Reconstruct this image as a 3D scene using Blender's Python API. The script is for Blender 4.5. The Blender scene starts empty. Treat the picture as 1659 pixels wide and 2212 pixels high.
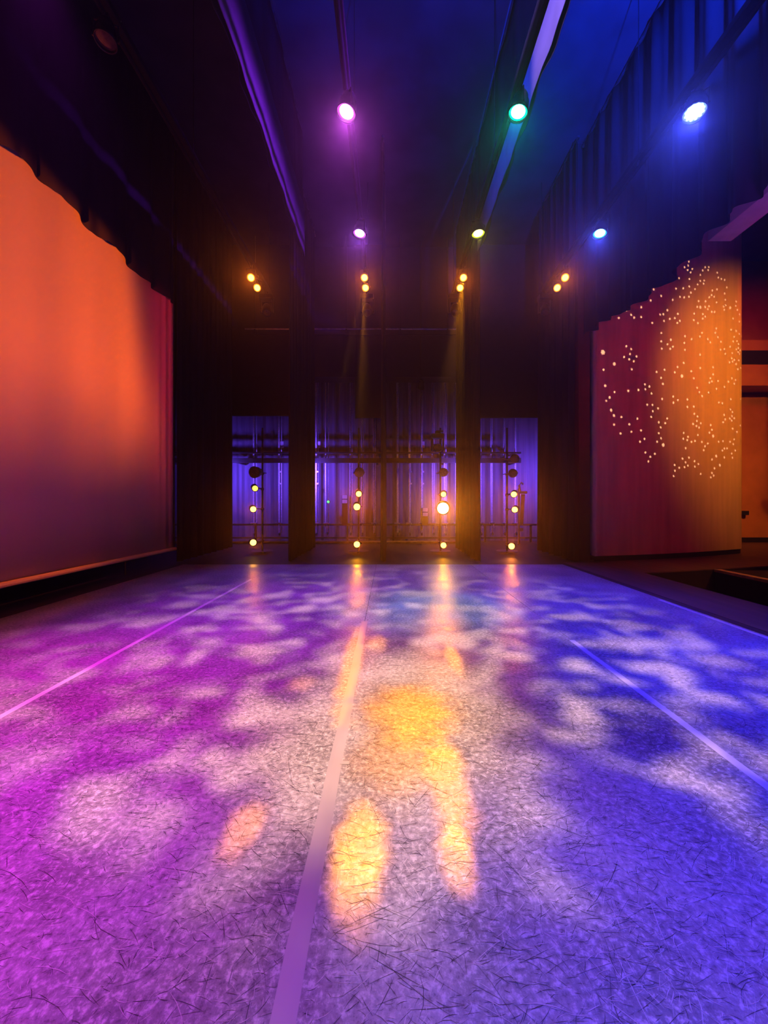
import bpy, bmesh, math, random
from mathutils import Vector, Matrix
random.seed(7)
PI = math.pi
SC = bpy.context.scene
COL = SC.collection

# ------------------------------------------------------------------ camera, world, exposure
H, FPX, VX, VY = 1.3, 830.0, 840.0, 1088.0          # eye height; focal length and vanishing point in a 1659x2212 frame
cam = bpy.data.cameras.new('camera')
cam_o = bpy.data.objects.new('camera', cam); COL.objects.link(cam_o)
cam_o.location = (0, 0, H); cam_o.rotation_euler = (PI/2, 0, 0)
cam.sensor_fit = 'HORIZONTAL'; cam.sensor_width = 36; cam.lens = FPX/1659*36
cam.shift_x = -(VX-829.5)/1659; cam.shift_y = -(1106-VY)/1659
cam.clip_start = 0.05
SC.camera = cam_o
w = bpy.data.worlds.new('world'); SC.world = w; w.use_nodes = True
wn = w.node_tree
wn.nodes['Background'].inputs[0].default_value = (0.12, 0.05, 0.5, 1); wn.nodes['Background'].inputs[1].default_value = 0.0
HAZE = 0.0050                                          # thin stage haze
vs = wn.nodes.new('ShaderNodeVolumeScatter'); vs.inputs['Density'].default_value = HAZE; vs.inputs['Anisotropy'].default_value = 0.88
wn.links.new(vs.outputs[0], wn.nodes['World Output'].inputs['Volume'])
SC.view_settings.view_transform = 'Standard'; SC.view_settings.look = 'None'
SC.view_settings.exposure = 0.0; SC.view_settings.gamma = 1.0; SC.view_settings.use_curve_mapping = False
SC.cycles.max_bounces = 3; SC.cycles.diffuse_bounces = 1; SC.cycles.glossy_bounces = 2
SC.cycles.volume_bounces = 0; SC.cycles.adaptive_min_samples = 16; SC.cycles.light_sampling_threshold = 0.04; SC.cycles.transparent_max_bounces = 4
SC.cycles.use_adaptive_sampling = True; SC.cycles.adaptive_threshold = 0.1; SC.cycles.sample_clamp_indirect = 3.0; SC.cycles.caustics_reflective = False; SC.cycles.caustics_refractive = False

def floor_pt(px, py, z=0.0):                          # a place on the floor
    D = FPX*(H-z)/(py-VY)
    return Vector(((px-VX)*D/FPX, D, z))
def at(px, py, D):                                    # a place at a known distance
    return Vector(((px-VX)*D/FPX, D, H-(py-VY)*D/FPX))

# ------------------------------------------------------------------ nodes, materials
class NT:
    def __init__(s, tree): s.t = tree
    def n(s, typ, **kw):
        nd = s.t.nodes.new(typ)
        for k, v in kw.items(): setattr(nd, k, v)
        return nd
    def set(s, sock, v):
        if hasattr(v, 'is_output'): s.t.links.new(v, sock)
        elif isinstance(v, (tuple, list)) and len(v) == 3 and sock.type == 'RGBA': sock.default_value = (*v, 1)
        else: sock.default_value = v
    def m(s, op, a, b=None, c=None, clamp=False):
        nd = s.n('ShaderNodeMath', operation=op); nd.use_clamp = clamp
        for i, v in enumerate((a, b, c)):
            if v is not None: s.set(nd.inputs[i], v)
        return nd.outputs[0]
    def comb(s, x, y, z=0.0):
        nd = s.n('ShaderNodeCombineXYZ'); s.set(nd.inputs[0], x); s.set(nd.inputs[1], y); s.set(nd.inputs[2], z); return nd.outputs[0]
    def sep(s, v):
        nd = s.n('ShaderNodeSeparateXYZ'); s.set(nd.inputs[0], v); return nd.outputs
    def noise(s, vec, scale, detail=2.0, rough=0.5, dim='3D', dist=0.0):
        nd = s.n('ShaderNodeTexNoise', noise_dimensions=dim); s.set(nd.inputs['Vector'], vec)
        nd.inputs['Scale'].default_value = scale; nd.inputs['Detail'].default_value = detail
        nd.inputs['Roughness'].default_value = rough; nd.inputs['Distortion'].default_value = dist
        return nd.outputs
    def ramp(s, v, a, b, lo=0.0, hi=1.0):
        nd = s.n('ShaderNodeMapRange', interpolation_type='SMOOTHSTEP'); s.set(nd.inputs[0], v)
        for i, x in enumerate((a, b, lo, hi)): s.set(nd.inputs[i+1], x)
        return nd.outputs[0]
    def mix(s, f, a, b, mode='MIX'):
        nd = s.n('ShaderNodeMix', data_type='RGBA', blend_type=mode); s.set(nd.inputs[0], f); s.set(nd.inputs[6], a); s.set(nd.inputs[7], b); return nd.outputs[2]

def new_mat(name):
    m = bpy.data.materials.new(name); m.use_nodes = True
    t = NT(m.node_tree); return m, t, m.node_tree.nodes['Principled BSDF']
def mat(name, col, rough=0.6, metal=0.0, var=0.25, scale=6.0, emit=None, es=0.0, stretch=(1,1,1), spec=0.5, bump=0.0):
    m, t, b = new_mat(name)
    tc = t.n('ShaderNodeTexCoord').outputs['Object']
    mp = t.n('ShaderNodeMapping'); t.set(mp.inputs[0], tc); mp.inputs['Scale'].default_value = stretch
    nz = t.noise(mp.outputs[0], scale, 3.0)[0]
    f = t.ramp(nz, 0.3, 0.7)
    c2 = tuple(c*(1-var) for c in col); c1 = tuple(min(1, c*(1+var*0.5)) for c in col)
    t.set(b.inputs['Base Color'], t.mix(f, c2, c1))
    b.inputs['Roughness'].default_value = rough; b.inputs['Metallic'].default_value = metal
    b.inputs['Specular IOR Level'].default_value = spec
    if bump:
        bp = t.n('ShaderNodeBump'); bp.inputs['Strength'].default_value = bump; bp.inputs['Distance'].default_value = 0.01
        t.set(bp.inputs['Height'], nz); t.set(b.inputs['Normal'], bp.outputs[0])
    if emit:
        b.inputs['Emission Color'].default_value = (*emit, 1); b.inputs['Emission Strength'].default_value = es
    return m

M = {}
M['velour'] = mat('black_velour', (0.022, 0.019, 0.024), 0.9, 0, 0.35, 3.0, stretch=(1,1,0.15), spec=0.2)
M['velour_red_lit'] = mat('black_velour_red_lit', (0.05, 0.03, 0.04), 0.9, 0, 0.35, 3.0, stretch=(1,1,0.15), spec=0.2)  # black velour with dim red light put into the colour
M['ceil'] = mat('dark_ceiling_paint', (0.05, 0.05, 0.065), 0.9, 0, 0.3, 1.0, spec=0.1)
M['black'] = mat('black_paint', (0.015, 0.015, 0.018), 0.55, 0, 0.2)
M['metal_black'] = mat('black_powder_coat', (0.02, 0.02, 0.022), 0.4, 0.3, 0.2, 20)
M['bar'] = mat('matt_black_bar', (0.012, 0.012, 0.014), 0.85, 0, 0.2, 12, spec=0.1)
M['pipe'] = mat('galvanised_pipe', (0.16, 0.16, 0.18), 0.4, 0.8, 0.3, 10)
M['steel'] = mat('bright_steel', (0.55, 0.55, 0.6), 0.35, 0.9, 0.2, 12)
M['rope'] = mat('pale_rope', (0.85, 0.82, 0.84), 0.8, 0, 0.3, 30)
M['cyc'] = mat('natural_muslin_screen', (0.74, 0.60, 0.42), 0.85, 0, 0.06, 1.2, stretch=(1,1,0.2), spec=0.15)
M['wall_plaster'] = mat('painted_plaster', (0.62, 0.52, 0.46), 0.75, 0, 0.10, 1.5, stretch=(4,4,0.35), spec=0.3)
M['house'] = mat('house_wall_paint', (0.45, 0.22, 0.16), 0.8, 0, 0.1, 2)
M['backwall'] = mat('back_wall_boards', (0.10, 0.09, 0.115), 0.7, 0, 0.35, 2.5, stretch=(3,3,0.12))
M['stage'] = mat('dark_stage_boards', (0.035, 0.026, 0.026), 0.6, 0, 0.35, 2.0, stretch=(4,0.3,1))
M['apron'] = mat('brown_apron_boards', (0.12, 0.07, 0.06), 0.6, 0, 0.2, 2.0, stretch=(4,0.3,1))
M['pit'] = mat('pit_black', (0.008, 0.007, 0.008), 0.9, 0, 0.2)
M['ledge'] = mat('pale_timber', (0.5, 0.4, 0.32), 0.5, 0, 0.3, 6)
M['hem_catcher'] = mat('grey_light_catcher', (0.12, 0.11, 0.13), 0.85, 0, 0.1, 3)  # pale strip added so the black hems catch the violet light
M['tape'] = mat('satin_vinyl_tape', (0.46, 0.43, 0.45), 0.38, 0, 0.12, 8, stretch=(1,0.2,1))
M['tape_white'] = mat('white_vinyl_tape', (0.80, 0.76, 0.76), 0.4, 0, 0.1, 8, stretch=(1,0.2,1))
M['paper'] = mat('white_paper', (0.8, 0.78, 0.8), 0.7, 0, 0.05)
M['print'] = mat('grey_print', (0.35, 0.34, 0.38), 0.7, 0, 0.05)
M['green_led'] = mat('green_indicator', (0.05, 0.5, 0.1), 0.4, 0, 0.1, emit=(0.1, 1.0, 0.15), es=1.5)
M['white_metal'] = mat('white_enamel', (0.7, 0.7, 0.74), 0.45, 0, 0.1)
M['glass_dark'] = mat('unlit_lens', (0.10, 0.07, 0.06), 0.12, 0.2, 0.3, 30)
def lens_mat(name, col, es):
    m = mat(name, tuple(min(1, c) for c in col), 0.3, 0, 0.05, emit=col, es=es); m.cycles.emission_sampling = 'NONE'; return m
M['lens_magenta'] = lens_mat('lens_magenta', (1.0, 0.55, 1.0), 9)
M['lens_violet'] = lens_mat('lens_violet', (0.75, 0.5, 1.0), 8)
M['lens_green'] = lens_mat('lens_green', (0.35, 1.0, 0.8), 7)
M['lens_lime'] = lens_mat('lens_lime', (0.95, 1.0, 0.25), 5)
M['lens_blue'] = lens_mat('lens_blue', (0.55, 0.6, 1.0), 6)
M['lens_cyan'] = lens_mat('lens_cyan', (0.35, 0.85, 1.0), 6)
M['rim_magenta'] = lens_mat('rim_magenta', (1.0,0.08,0.9), 1.6)
M['rim_violet'] = lens_mat('rim_violet', (0.55,0.08,1.0), 1.6)
M['rim_green'] = lens_mat('rim_green', (0.0,0.9,0.45), 1.6)
M['rim_lime'] = lens_mat('rim_lime', (0.6,0.8,0.03), 1.6)
M['rim_blue'] = lens_mat('rim_blue', (0.15,0.2,1.0), 1.6)
M['rim_cyan'] = lens_mat('rim_cyan', (0.03,0.4,1.0), 1.6)
M['rim_amber'] = lens_mat('rim_amber', (1.0,0.3,0.01), 1.6)
M['lens_amber'] = lens_mat('lens_amber', (1.0, 0.52, 0.07), 7)
M['lens_yellow'] = lens_mat('lens_yellow', (1.0, 0.80, 0.12), 1.6)
M['lens_hot'] = lens_mat('lens_hot', (1.0, 0.74, 0.22), 30)
M['lens_red'] = lens_mat('lens_red', (1.0, 0.30, 0.05), 10)

# the scuffed dance vinyl: blotchy grey sheet; the scratches on it are laid as thin marks further down
def vinyl():
    m, t, b = new_mat('scuffed_grey_vinyl')
    P = t.n('ShaderNodeTexCoord').outputs['Object']
    blot = t.noise(P, 1.6, 4.0, 0.62)[0]; fine = t.noise(P, 40.0, 3.0, 0.72)[0]
    base = t.mix(t.ramp(blot, 0.30, 0.70), (0.22, 0.21, 0.23), (0.44, 0.43, 0.45))
    base = t.mix(t.ramp(fine, 0.46, 0.70), base, (0.64, 0.63, 0.65))
    base = t.mix(t.ramp(fine, 0.30, 0.46, 0.75, 0.0), base, (0.11, 0.10, 0.12))
    t.set(b.inputs['Base Color'], base)
    t.set(b.inputs['Roughness'], t.ramp(blot, 0.3, 0.7, 0.34, 0.48))
    bp = t.n('ShaderNodeBump'); bp.inputs['Strength'].default_value = 0.55; bp.inputs['Distance'].default_value = 0.002
    t.set(bp.inputs['Height'], fine); t.set(b.inputs['Normal'], bp.outputs[0])
    b.inputs['Specular IOR Level'].default_value = 0.4
    return m
M['vinyl'] = vinyl()
M['scuff_dark'] = mat('dark_scuff', (0.06, 0.055, 0.065), 0.5, 0, 0.3, 8)
M['scuff_pale'] = mat('pale_scratch', (0.66, 0.64, 0.64), 0.4, 0, 0.15, 8)

# ------------------------------------------------------------------ mesh helpers
def tag(o, label=None, cat=None, group=None, kind=None):
    for k, v in (('label', label), ('category', cat), ('group', group), ('kind', kind)):
        if v: o[k] = v
    return o
def empty(name, loc=(0,0,0)):
    o = bpy.data.objects.new(name, None); COL.objects.link(o); o.location = loc; o.empty_display_size = 0.1; return o
class MB:
    def __init__(s): s.v = []; s.f = []
    def add(s, vs_, fs):
        k = len(s.v); s.v += [tuple(v) for v in vs_]; s.f += [tuple(i+k for i in f) for f in fs]; return s
    def box(s, a, b, M4=None):
        x0,y0,z0 = a; x1,y1,z1 = b
        vs_ = [Vector(p) for p in ((x0,y0,z0),(x1,y0,z0),(x1,y1,z0),(x0,y1,z0),(x0,y0,z1),(x1,y0,z1),(x1,y1,z1),(x0,y1,z1))]
        if M4: vs_ = [M4 @ v for v in vs_]
        return s.add(vs_, [(0,3,2,1),(4,5,6,7),(0,1,5,4),(1,2,6,5),(2,3,7,6),(3,0,4,7)])
    def tube(s, pts, r, n=8, closed=False):
        pts = [Vector(p) for p in pts]; rings = []
        for i, p in enumerate(pts):
            d = (pts[min(i+1, len(pts)-1)] - pts[max(i-1, 0)]).normalized()
            u = d.cross(Vector((0,0,1)) if abs(d.z) < 0.9 else Vector((1,0,0))).normalized(); w_ = d.cross(u)
            rings.append([p + (u*math.cos(2*PI*k/n) + w_*math.sin(2*PI*k/n))*r for k in range(n)])
        k0 = [v for rg in rings for v in rg]; fs = []
        for i in range(len(pts)-1):
            for k in range(n): fs.append((i*n+k, i*n+(k+1)%n, (i+1)*n+(k+1)%n, (i+1)*n+k))
        fs.append(tuple(range(n))[::-1]); fs.append(tuple((len(pts)-1)*n+k for k in range(n)))
        return s.add(k0, fs)
    def lathe(s, prof, M4, n=20, cap=True):           # profile of (distance along local -Z, radius)
        vs_ = []
        for (z, r) in prof:
            for k in range(n): vs_.append(M4 @ Vector((r*math.cos(2*PI*k/n), r*math.sin(2*PI*k/n), -z)))
        fs = []
        for i in range(len(prof)-1):
            for k in range(n): fs.append((i*n+k, (i+1)*n+k, (i+1)*n+(k+1)%n, i*n+(k+1)%n))
        if cap: fs.append(tuple(range(n))); fs.append(tuple((len(prof)-1)*n+k for k in range(n))[::-1])
        return s.add(vs_, fs)
    def build(s, name, m, parent=None, smooth=False):
        me = bpy.data.meshes.new(name); me.from_pydata(s.v, [], s.f); me.update()
        bm = bmesh.new(); bm.from_mesh(me); bmesh.ops.recalc_face_normals(bm, faces=bm.faces); bm.to_mesh(me); bm.free()
        if smooth:
            for p in me.polygons: p.use_smooth = len(p.vertices) == 4
        me.materials.append(M[m] if isinstance(m, str) else m)
        o = bpy.data.objects.new(name, me); COL.objects.link(o)
        if parent: o.parent = parent; o.matrix_parent_inverse = Matrix.Translation(-Vector(parent.location))
        return o
def box(name, a, b, m, parent=None): return MB().box(a, b).build(name, m, parent)
def struct(o): o['kind'] = 'structure'; return o
def bevel(o, wd=0.01, seg=2):
    md = o.modifiers.new('bevel', 'BEVEL'); md.width = wd; md.segments = seg; md.limit_method = 'ANGLE'; return o

# ------------------------------------------------------------------ lights
def aim_matrix(loc, target):
    d = (Vector(target) - Vector(loc)).normalized()
    return Matrix.Translation(Vector(loc)) @ d.to_track_quat('-Z', 'Y').to_matrix().to_4x4()
def spot(name, loc, target, col, power, angle=50, blend=1.0, radius=0.08, parent=None, gobo=None, vis=True):
    l = bpy.data.lights.new(name, 'SPOT'); l.color = col; l.energy = power; l.spot_size = math.radians(angle); l.spot_blend = blend; l.shadow_soft_size = radius
    o = bpy.data.objects.new(name, l); COL.objects.link(o)
    mw = aim_matrix(loc, target)
    if parent:
        o.parent = parent; o.matrix_parent_inverse = Matrix.Translation(-Vector(parent.location))
    o.matrix_basis = mw
    if gobo:
        l.use_nodes = True; t = NT(l.node_tree); em = l.node_tree.nodes['Emission']
        L = Vector(loc)
        if hasattr(gobo, 'plane_x'):                   # pattern laid out on an upright plane at that x
            dx, dy, dz = t.sep(t.n('ShaderNodeNewGeometry').outputs['Incoming'])
            inv = t.m('DIVIDE', gobo.plane_x-L.x, dx)
            t.set(em.inputs['Strength'], gobo(t, t.m('MULTIPLY_ADD', dy, inv, L.y), t.m('MULTIPLY_ADD', dz, inv, L.z)))
            return o
        dx, dy, dz = t.sep(t.n('ShaderNodeNewGeometry').outputs['Incoming'])
        inv = t.m('DIVIDE', -L.z, dz)                  # where this ray meets the floor
        u = t.m('MULTIPLY_ADD', dx, inv, L.x); v = t.m('MULTIPLY_ADD', dy, inv, L.y)
        t.set(em.inputs['Strength'], gobo(t, u, v))
    return o
def glow(loc, col, power, parent):                      # added spot towards the viewer that imitates the halo round a lamp
    return spot('halo_spot', loc, (0, 1.2, 1.2), col, power, 30, 1.0, .03, parent)
def gobo_breakup(scale, lo, hi, seed=0.0, lo_val=0.0):
    def g(t, u, v):
        vec = t.comb(t.m('MULTIPLY', u, 1.0), t.m('MULTIPLY', v, 1.0), seed)
        return t.ramp(t.noise(vec, scale, 2.5, 0.55, dist=0.6)[0], lo, hi, lo_val, 1.0)
    return g
def screen_falloff(t, y, z):                          # falloff drawn into the added lamp for the screen
    low = t.ramp(t.m('ADD', z, t.m('MULTIPLY', t.m('SUBTRACT', t.noise(t.comb(y, z, 1.0), .5, 2.0)[0], .5), .8)), 1.35, 3.7, 0.02, 1.0)
    end = t.ramp(t.m('SUBTRACT', y, t.m('MULTIPLY', t.m('SUBTRACT', 5.2, z), .25)), 6.9, 7.75, 1.0, 0.0)
    hem_line = t.m('MULTIPLY', t.ramp(z, .355, .33, 0.0, .8), t.ramp(y, 5.6, 7.2, 1.0, 0.1))  # bright line drawn along the lower hem of the screen
    hem_line = t.m('MULTIPLY', hem_line, t.ramp(z, .235, .25))
    even = t.m('POWER', t.m('DIVIDE', t.m('MINIMUM', t.m('MAXIMUM', t.m('ADD', y, 1.8), 0.0), 12.0), 8.0), 3.0)   # gain that evens out the added lamp along the screen
    return t.m('MULTIPLY', even, t.m('ADD', t.m('MULTIPLY', t.m('MULTIPLY', low, end), t.ramp(z, 5.95, 6.05, 1.0, 0.0)), hem_line))
screen_falloff.plane_x = -4.82
def screen_end_falloff(t, y, z):
    return t.m('MULTIPLY', t.m('MULTIPLY', t.ramp(z, 1.0, 4.0, .15, 1.0), t.ramp(z, 5.85, 5.95, 1.0, 0.0)), t.m('MULTIPLY', t.ramp(y, 7.2, 8.2), t.ramp(y, 8.66, 8.72, 1.0, 0.0)))
screen_end_falloff.plane_x = -4.82
def screen_foot_falloff(t, y, z): return t.m('MULTIPLY', t.ramp(y, 8.6, 8.7, 1.0, 0.0), t.ramp(z, .2, .3))
screen_foot_falloff.plane_x = -4.82
def hem_left_falloff(t, y, z): return t.m('MULTIPLY', t.m('MULTIPLY', t.ramp(z, 6.75, 7.55, 1.0, 0.0), t.ramp(z, 6.6, 6.7)), t.ramp(y, 3.2, 6.0, .15, 1.0))  # light band drawn on the hem for an added lamp
hem_left_falloff.plane_x = -1.85
def hem_near_falloff(t, y, z): return t.m('MULTIPLY', t.m('MULTIPLY', t.ramp(z, 7.66, 7.72, 1.0, 0.0), t.ramp(z, 6.7, 6.78)), t.ramp(y, 5.15, 5.25, 1.0, 0.0))
hem_near_falloff.plane_x = 1.95
def hem_far_falloff(t, y, z): return t.m('MULTIPLY', t.m('MULTIPLY', t.ramp(z, 7.5, 7.75, 1.0, 0.0), t.ramp(z, 6.7, 6.78)), t.m('MULTIPLY', t.ramp(y, 5.0, 5.4), t.ramp(y, 7.0, 8.2, 1.0, .0)))
hem_far_falloff.plane_x = 1.95
def gobo_pattern(scale, lo, hi, seed, blobs):
    br = gobo_breakup(scale, lo, hi, seed)
    def g(t, u, v):
        hole = t.m('MULTIPLY', gobo_blobs(blobs)(t, u, v), 1.0, clamp=True)
        du = t.m('DIVIDE', t.m('SUBTRACT', u, .05), .82); dv = t.m('DIVIDE', t.m('SUBTRACT', v, 2.35), 1.25)
        d = t.m('ADD', t.m('SQRT', t.m('ADD', t.m('MULTIPLY', du, du), t.m('MULTIPLY', dv, dv))), t.m('MULTIPLY', t.m('SUBTRACT', t.noise(t.comb(u, v, 9.0), 3.5, 3.0, .6)[0], .5), .9))
        both = t.m('MAXIMUM', t.m('MULTIPLY', br(t, u, v), t.ramp(v, 1.0, 1.8, .08, .85)), t.ramp(d, .55, 1.05, .85, 0.0))
        return t.m('MULTIPLY', both, t.m('SUBTRACT', 1.0, t.m('MULTIPLY', hole, .85)))
    return g
def gobo_blobs(blobs, ragged=0.55):                    # (x, y, rx, ry, gain, turn)
    def g(t, u, v):
        nz = t.noise(t.comb(u, v, 3.3), 8.0, 4.0, 0.7)[0]
        tot = None
        for (x, y, rx, ry, gain, turn) in blobs:
            du = t.m('SUBTRACT', u, x); dv = t.m('SUBTRACT', v, y); c, s_ = math.cos(turn), math.sin(turn)
            a = t.m('DIVIDE', t.m('ADD', t.m('MULTIPLY', du, c), t.m('MULTIPLY', dv, s_)), rx)
            b = t.m('DIVIDE', t.m('SUBTRACT', t.m('MULTIPLY', dv, c), t.m('MULTIPLY', du, s_)), ry)
            d = t.m('SQRT', t.m('ADD', t.m('MULTIPLY', a, a), t.m('MULTIPLY', b, b)))
            d = t.m('ADD', d, t.m('MULTIPLY', t.m('SUBTRACT', nz, 0.5), ragged*2))
            e = t.ramp(d, 0.35, 1.15, gain, 0.0)
            tot = e if tot is None else t.m('ADD', tot, e)
        return tot
    return g

# ------------------------------------------------------------------ the setting
XL, XR = -4.4, 3.72                                   # edges of the dance vinyl
STAGE_EDGE, PIT_FAR = 4.8, 7.24
fl = struct(box('floor', (-8, -4, -0.3), (STAGE_EDGE, 14, -0.004), 'stage'))
MB().add([(4.8,7.24,-.3),(7.94,8.05,-.3),(16,9.0,-.3),(16,14,-.3),(4.8,14,-.3),(4.8,7.24,-.004),(7.94,8.05,-.004),(16,9.0,-.004),(16,14,-.004),(4.8,14,-.004)],
         [(0,4,3,2,1),(5,6,7,8,9),(0,1,6,5),(1,2,7,6),(2,3,8,7),(3,4,9,8),(4,0,5,9)]).build('floor_apron', 'apron')['kind'] = 'structure'
struct(box('floor_apron_edge', (XR+0.12, -4, -0.0035), (STAGE_EDGE-0.002, 8.5, 0.0), 'apron'))
struct(box('floor_pit', (STAGE_EDGE, -4, -1.6), (16, 9.0, -1.5), 'pit'))
struct(box('wall_pit', (6.47, -4, -1.5), (6.56, 7.62, -0.05), 'pit'))
struct(box('trim_1', (6.45, -4, -.05), (6.58, 7.62, 0.0), 'ledge'))
MB().add([(4.82,7.225,-1.5),(7.95,8.03,-1.5),(15.9,8.97,-1.5),(4.82,7.225,-.02),(7.95,8.03,-.02),(15.9,8.97,-.02),(4.82,7.238,-1.5),(7.95,8.045,-1.5),(15.9,8.985,-1.5),(4.82,7.238,-.02),(7.95,8.045,-.02),(15.9,8.985,-.02)], [(0,1,4,3),(1,2,5,4),(7,6,9,10),(8,7,10,11),(3,4,10,9),(4,5,11,10),(0,3,9,6),(2,8,11,5)]).build('wall_pit_far', 'pit')['kind'] = 'structure'
struct(box('wall_pit_stage', (4.80, -4, -1.5), (4.82, 7.24, -0.03), 'pit'))
struct(box('floor_house', (6.58, -4, -0.5), (16, 7.6, -0.02), 'pit'))
struct(box('ceiling', (-8, -4, 9.5), (16, 14, 9.7), 'ceil'))
struct(box('wall_left', (-8.2, -4, -0.3), (-8, 14, 9.7), 'black'))
struct(box('wall_rear', (-8.2, -4.2, -0.3), (16, -4, 9.7), 'black'))
# ribbed back wall of the far wing
mb = MB(); n = 150
pts = []
for i in range(n+1):
    x = -8 + 14.0*i/n
    pts.append((x, 13.62 - (0.035 if i % 4 in (1, 2) else 0.0)))
for (x, y) in pts: mb.v += [(x, y, -0.05), (x, y, 9.5)]
for i in range(n): mb.f.append((2*i, 2*i+2, 2*i+3, 2*i+1))
mb.box((-8, 13.63, -0.3), (6, 13.9, 9.6))
struct(mb.build('wall_back', 'backwall'))
# curved house wall beyond the proscenium
def wall_u(u):
    x = 4.62 + (9.42-4.62)*u
    y = 8.62 + (10.12-8.62)*u - 0.16*math.sin(PI*u) + 0.5*max(0, u-0.93)**2*60
    return x, y
WU = [i/60 for i in range(61)]
mb = MB()
for u in WU: x, y = wall_u(u); mb.v += [(x, y, 0.12), (x, y, 9.5)]
for i in range(60): mb.f.append((2*i, 2*i+2, 2*i+3, 2*i+1))
k = len(mb.v)
for u in WU: x, y = wall_u(u); mb.v += [(x+0.02, y+0.3, 0.12), (x+0.02, y+0.3, 9.5)]
for i in range(60): mb.f.append((k+2*i, k+2*i+1, k+2*i+3, k+2*i+2))
mb.f += [(0, 1, k+1, k), (120, k+120, k+121, 121), ]
wr = struct(mb.build('wall_right', 'wall_plaster', smooth=True))
mb = MB()
for u in WU: x, y = wall_u(u); mb.v += [(x, y+0.03, 0.0), (x, y+0.03, 0.12), (x, y+0.28, 0.12), (x, y+0.28, 0.0)]
for i in range(60):
    for j in range(3): mb.f.append((4*i+j, 4*i+4+j, 4*i+5+j, 4*i+1+j))
struct(mb.build('baseboard_right', 'black'))
# house side wall far behind it, with a balcony front
struct(box('wall_house', (9.0, 13.0, -0.3), (16, 13.3, 9.5), 'house'))
bal = struct(box('trim_2', (9.6, 12.2, 5.05), (16, 13.0, 6.5), 'house'))
box('slot', (9.9, 12.18, 5.72), (12.6, 12.25, 6.16), 'pit', bal)
led = struct(box('trim_3', (9.6, 12.8, 0.92), (12.0, 13.0, 1.06), 'black'))
struct(box('baseboard_house', (9.0, 12.95, 0.0), (16, 13.0, 0.16), 'black'))
# proscenium header behind the house valance
struct(box('trim_4', (4.9, -4, 5.33), (5.25, 5.9, 9.5), 'wall_plaster'))
struct(box('wall_proscenium', (4.30, 8.75, 0), (4.58, 9.15, 9.5), 'black'))

# ------------------------------------------------------------------ dance vinyl and tape
SEAMS = [XL, -2.37, -0.267, 1.74, XR]
VL = ['scuffed grey dance vinyl strip next to the orange screen, lit magenta', 'scuffed grey dance vinyl strip left of the wide centre tape',
      'scuffed grey dance vinyl strip with yellow light patches, between two tapes', 'scuffed grey dance vinyl strip lit blue, beside the brown apron']
strips = []
for i in range(4):
    strips.append(tag(bevel(box('dance_floor_strip', (SEAMS[i]+.002, -3, -.004), (SEAMS[i+1]-.002, 8.22, 0.0), 'vinyl'), .001, 1), VL[i], 'dance floor', 'dance vinyl strips'))
rs = random.Random(11)
def clump(x, y):                                      # scuffs gather in patches
    return .5+.25*math.sin(x*2.3+1.1*math.sin(y*1.3))+.25*math.sin(y*1.9-1.4*math.sin(x*1.7)+2)
def scuffs(x0, x1, kind, z):
    mb = MB(); V, Fc = mb.v, mb.f
    for (ya, yb, dens) in ((0.7, 1.5, 2600), (1.5, 2.6, 3000), (2.6, 4.2, 1100), (4.2, 8.0, 160)):
        for _ in range(int(dens*(x1-x0)*(yb-ya)*(1.0 if kind == 'dark' else .55))):
            x = rs.uniform(x0+.01, x1-.01); y = rs.uniform(ya, yb)
            if rs.random() > .25+.75*clump(x, y) or abs(x) > 1.3*y+.9: continue
            L = rs.expovariate(1/.028)+.012 if rs.random() > .012 else rs.uniform(.10, .3)
            L = min(L, .6); wd = rs.uniform(.0006, .0019)*(1+.12*y)
            a = rs.gauss(0, .5) if rs.random() < .65 else rs.uniform(0, PI); bend = rs.gauss(0, .16)*min(1, .1/L+.3)
            nseg = 3 if L > .03 else 2; k = len(V); px, py = x, y
            for q in range(nseg+1):
                ww = wd*(1 if 0 < q < nseg else .15)*.5
                nx, ny = -math.sin(a)*ww, math.cos(a)*ww
                xx = min(max(px, x0), x1)
                V.append((xx+nx, py+ny, z)); V.append((xx-nx, py-ny, z))
                px += math.cos(a)*L/nseg; py += math.sin(a)*L/nseg; a += bend
            for q in range(nseg): Fc.append((k+2*q, k+2*q+1, k+2*q+3, k+2*q+2))
    return mb
for i in range(4):
    for kind, z in (('dark', .0004), ('pale', .0007)):
        o = scuffs(SEAMS[i]+.03, SEAMS[i+1]-.03, kind, z).build(kind+'_scuff_marks', 'scuff_'+kind, strips[i]); o['kind'] = 'stuff'
def tape(x, y0, y1, wd, label, slant=0.0, m='tape_white'):
    mb = MB(); n = 40
    for i in range(n+1):
        y = y0+(y1-y0)*i/n; o = 0.002*math.sin(y*9)+slant*y
        mb.v += [(x+o-wd/2, y, 0.0), (x+o-wd/2, y, .0012), (x+o+wd/2, y, .0012), (x+o+wd/2, y, 0.0)]
    for i in range(n):
        for j in range(3): mb.f.append((4*i+j, 4*i+1+j, 4*i+5+j, 4*i+4+j))
    mb.f += [(0,1,2,3), (4*n,4*n+3,4*n+2,4*n+1)]
    return tag(mb.build('floor_tape', m), label, 'tape', 'tape over the vinyl seams')
tape(-2.37, -3, 6.6, .045, 'thin pale tape line running towards the wing beside the magenta light')
ct = tape(-.267, -3, 4.25, .066, 'wide pale tape line down the middle of the floor with a small tab', m='tape')
p = floor_pt(745, 1648)
box('tab', (p.x-.025, p.y-.012, .0), (p.x+.022, p.y+.012, .0022), 'tape', ct)
tape(1.74, -3, 3.66, .05, 'pale tape line on the blue lit floor, ending halfway')
tape(3.66, -3, 5.2, .05, 'short pale tape piece at the outer edge of the vinyl beside the apron')

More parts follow.
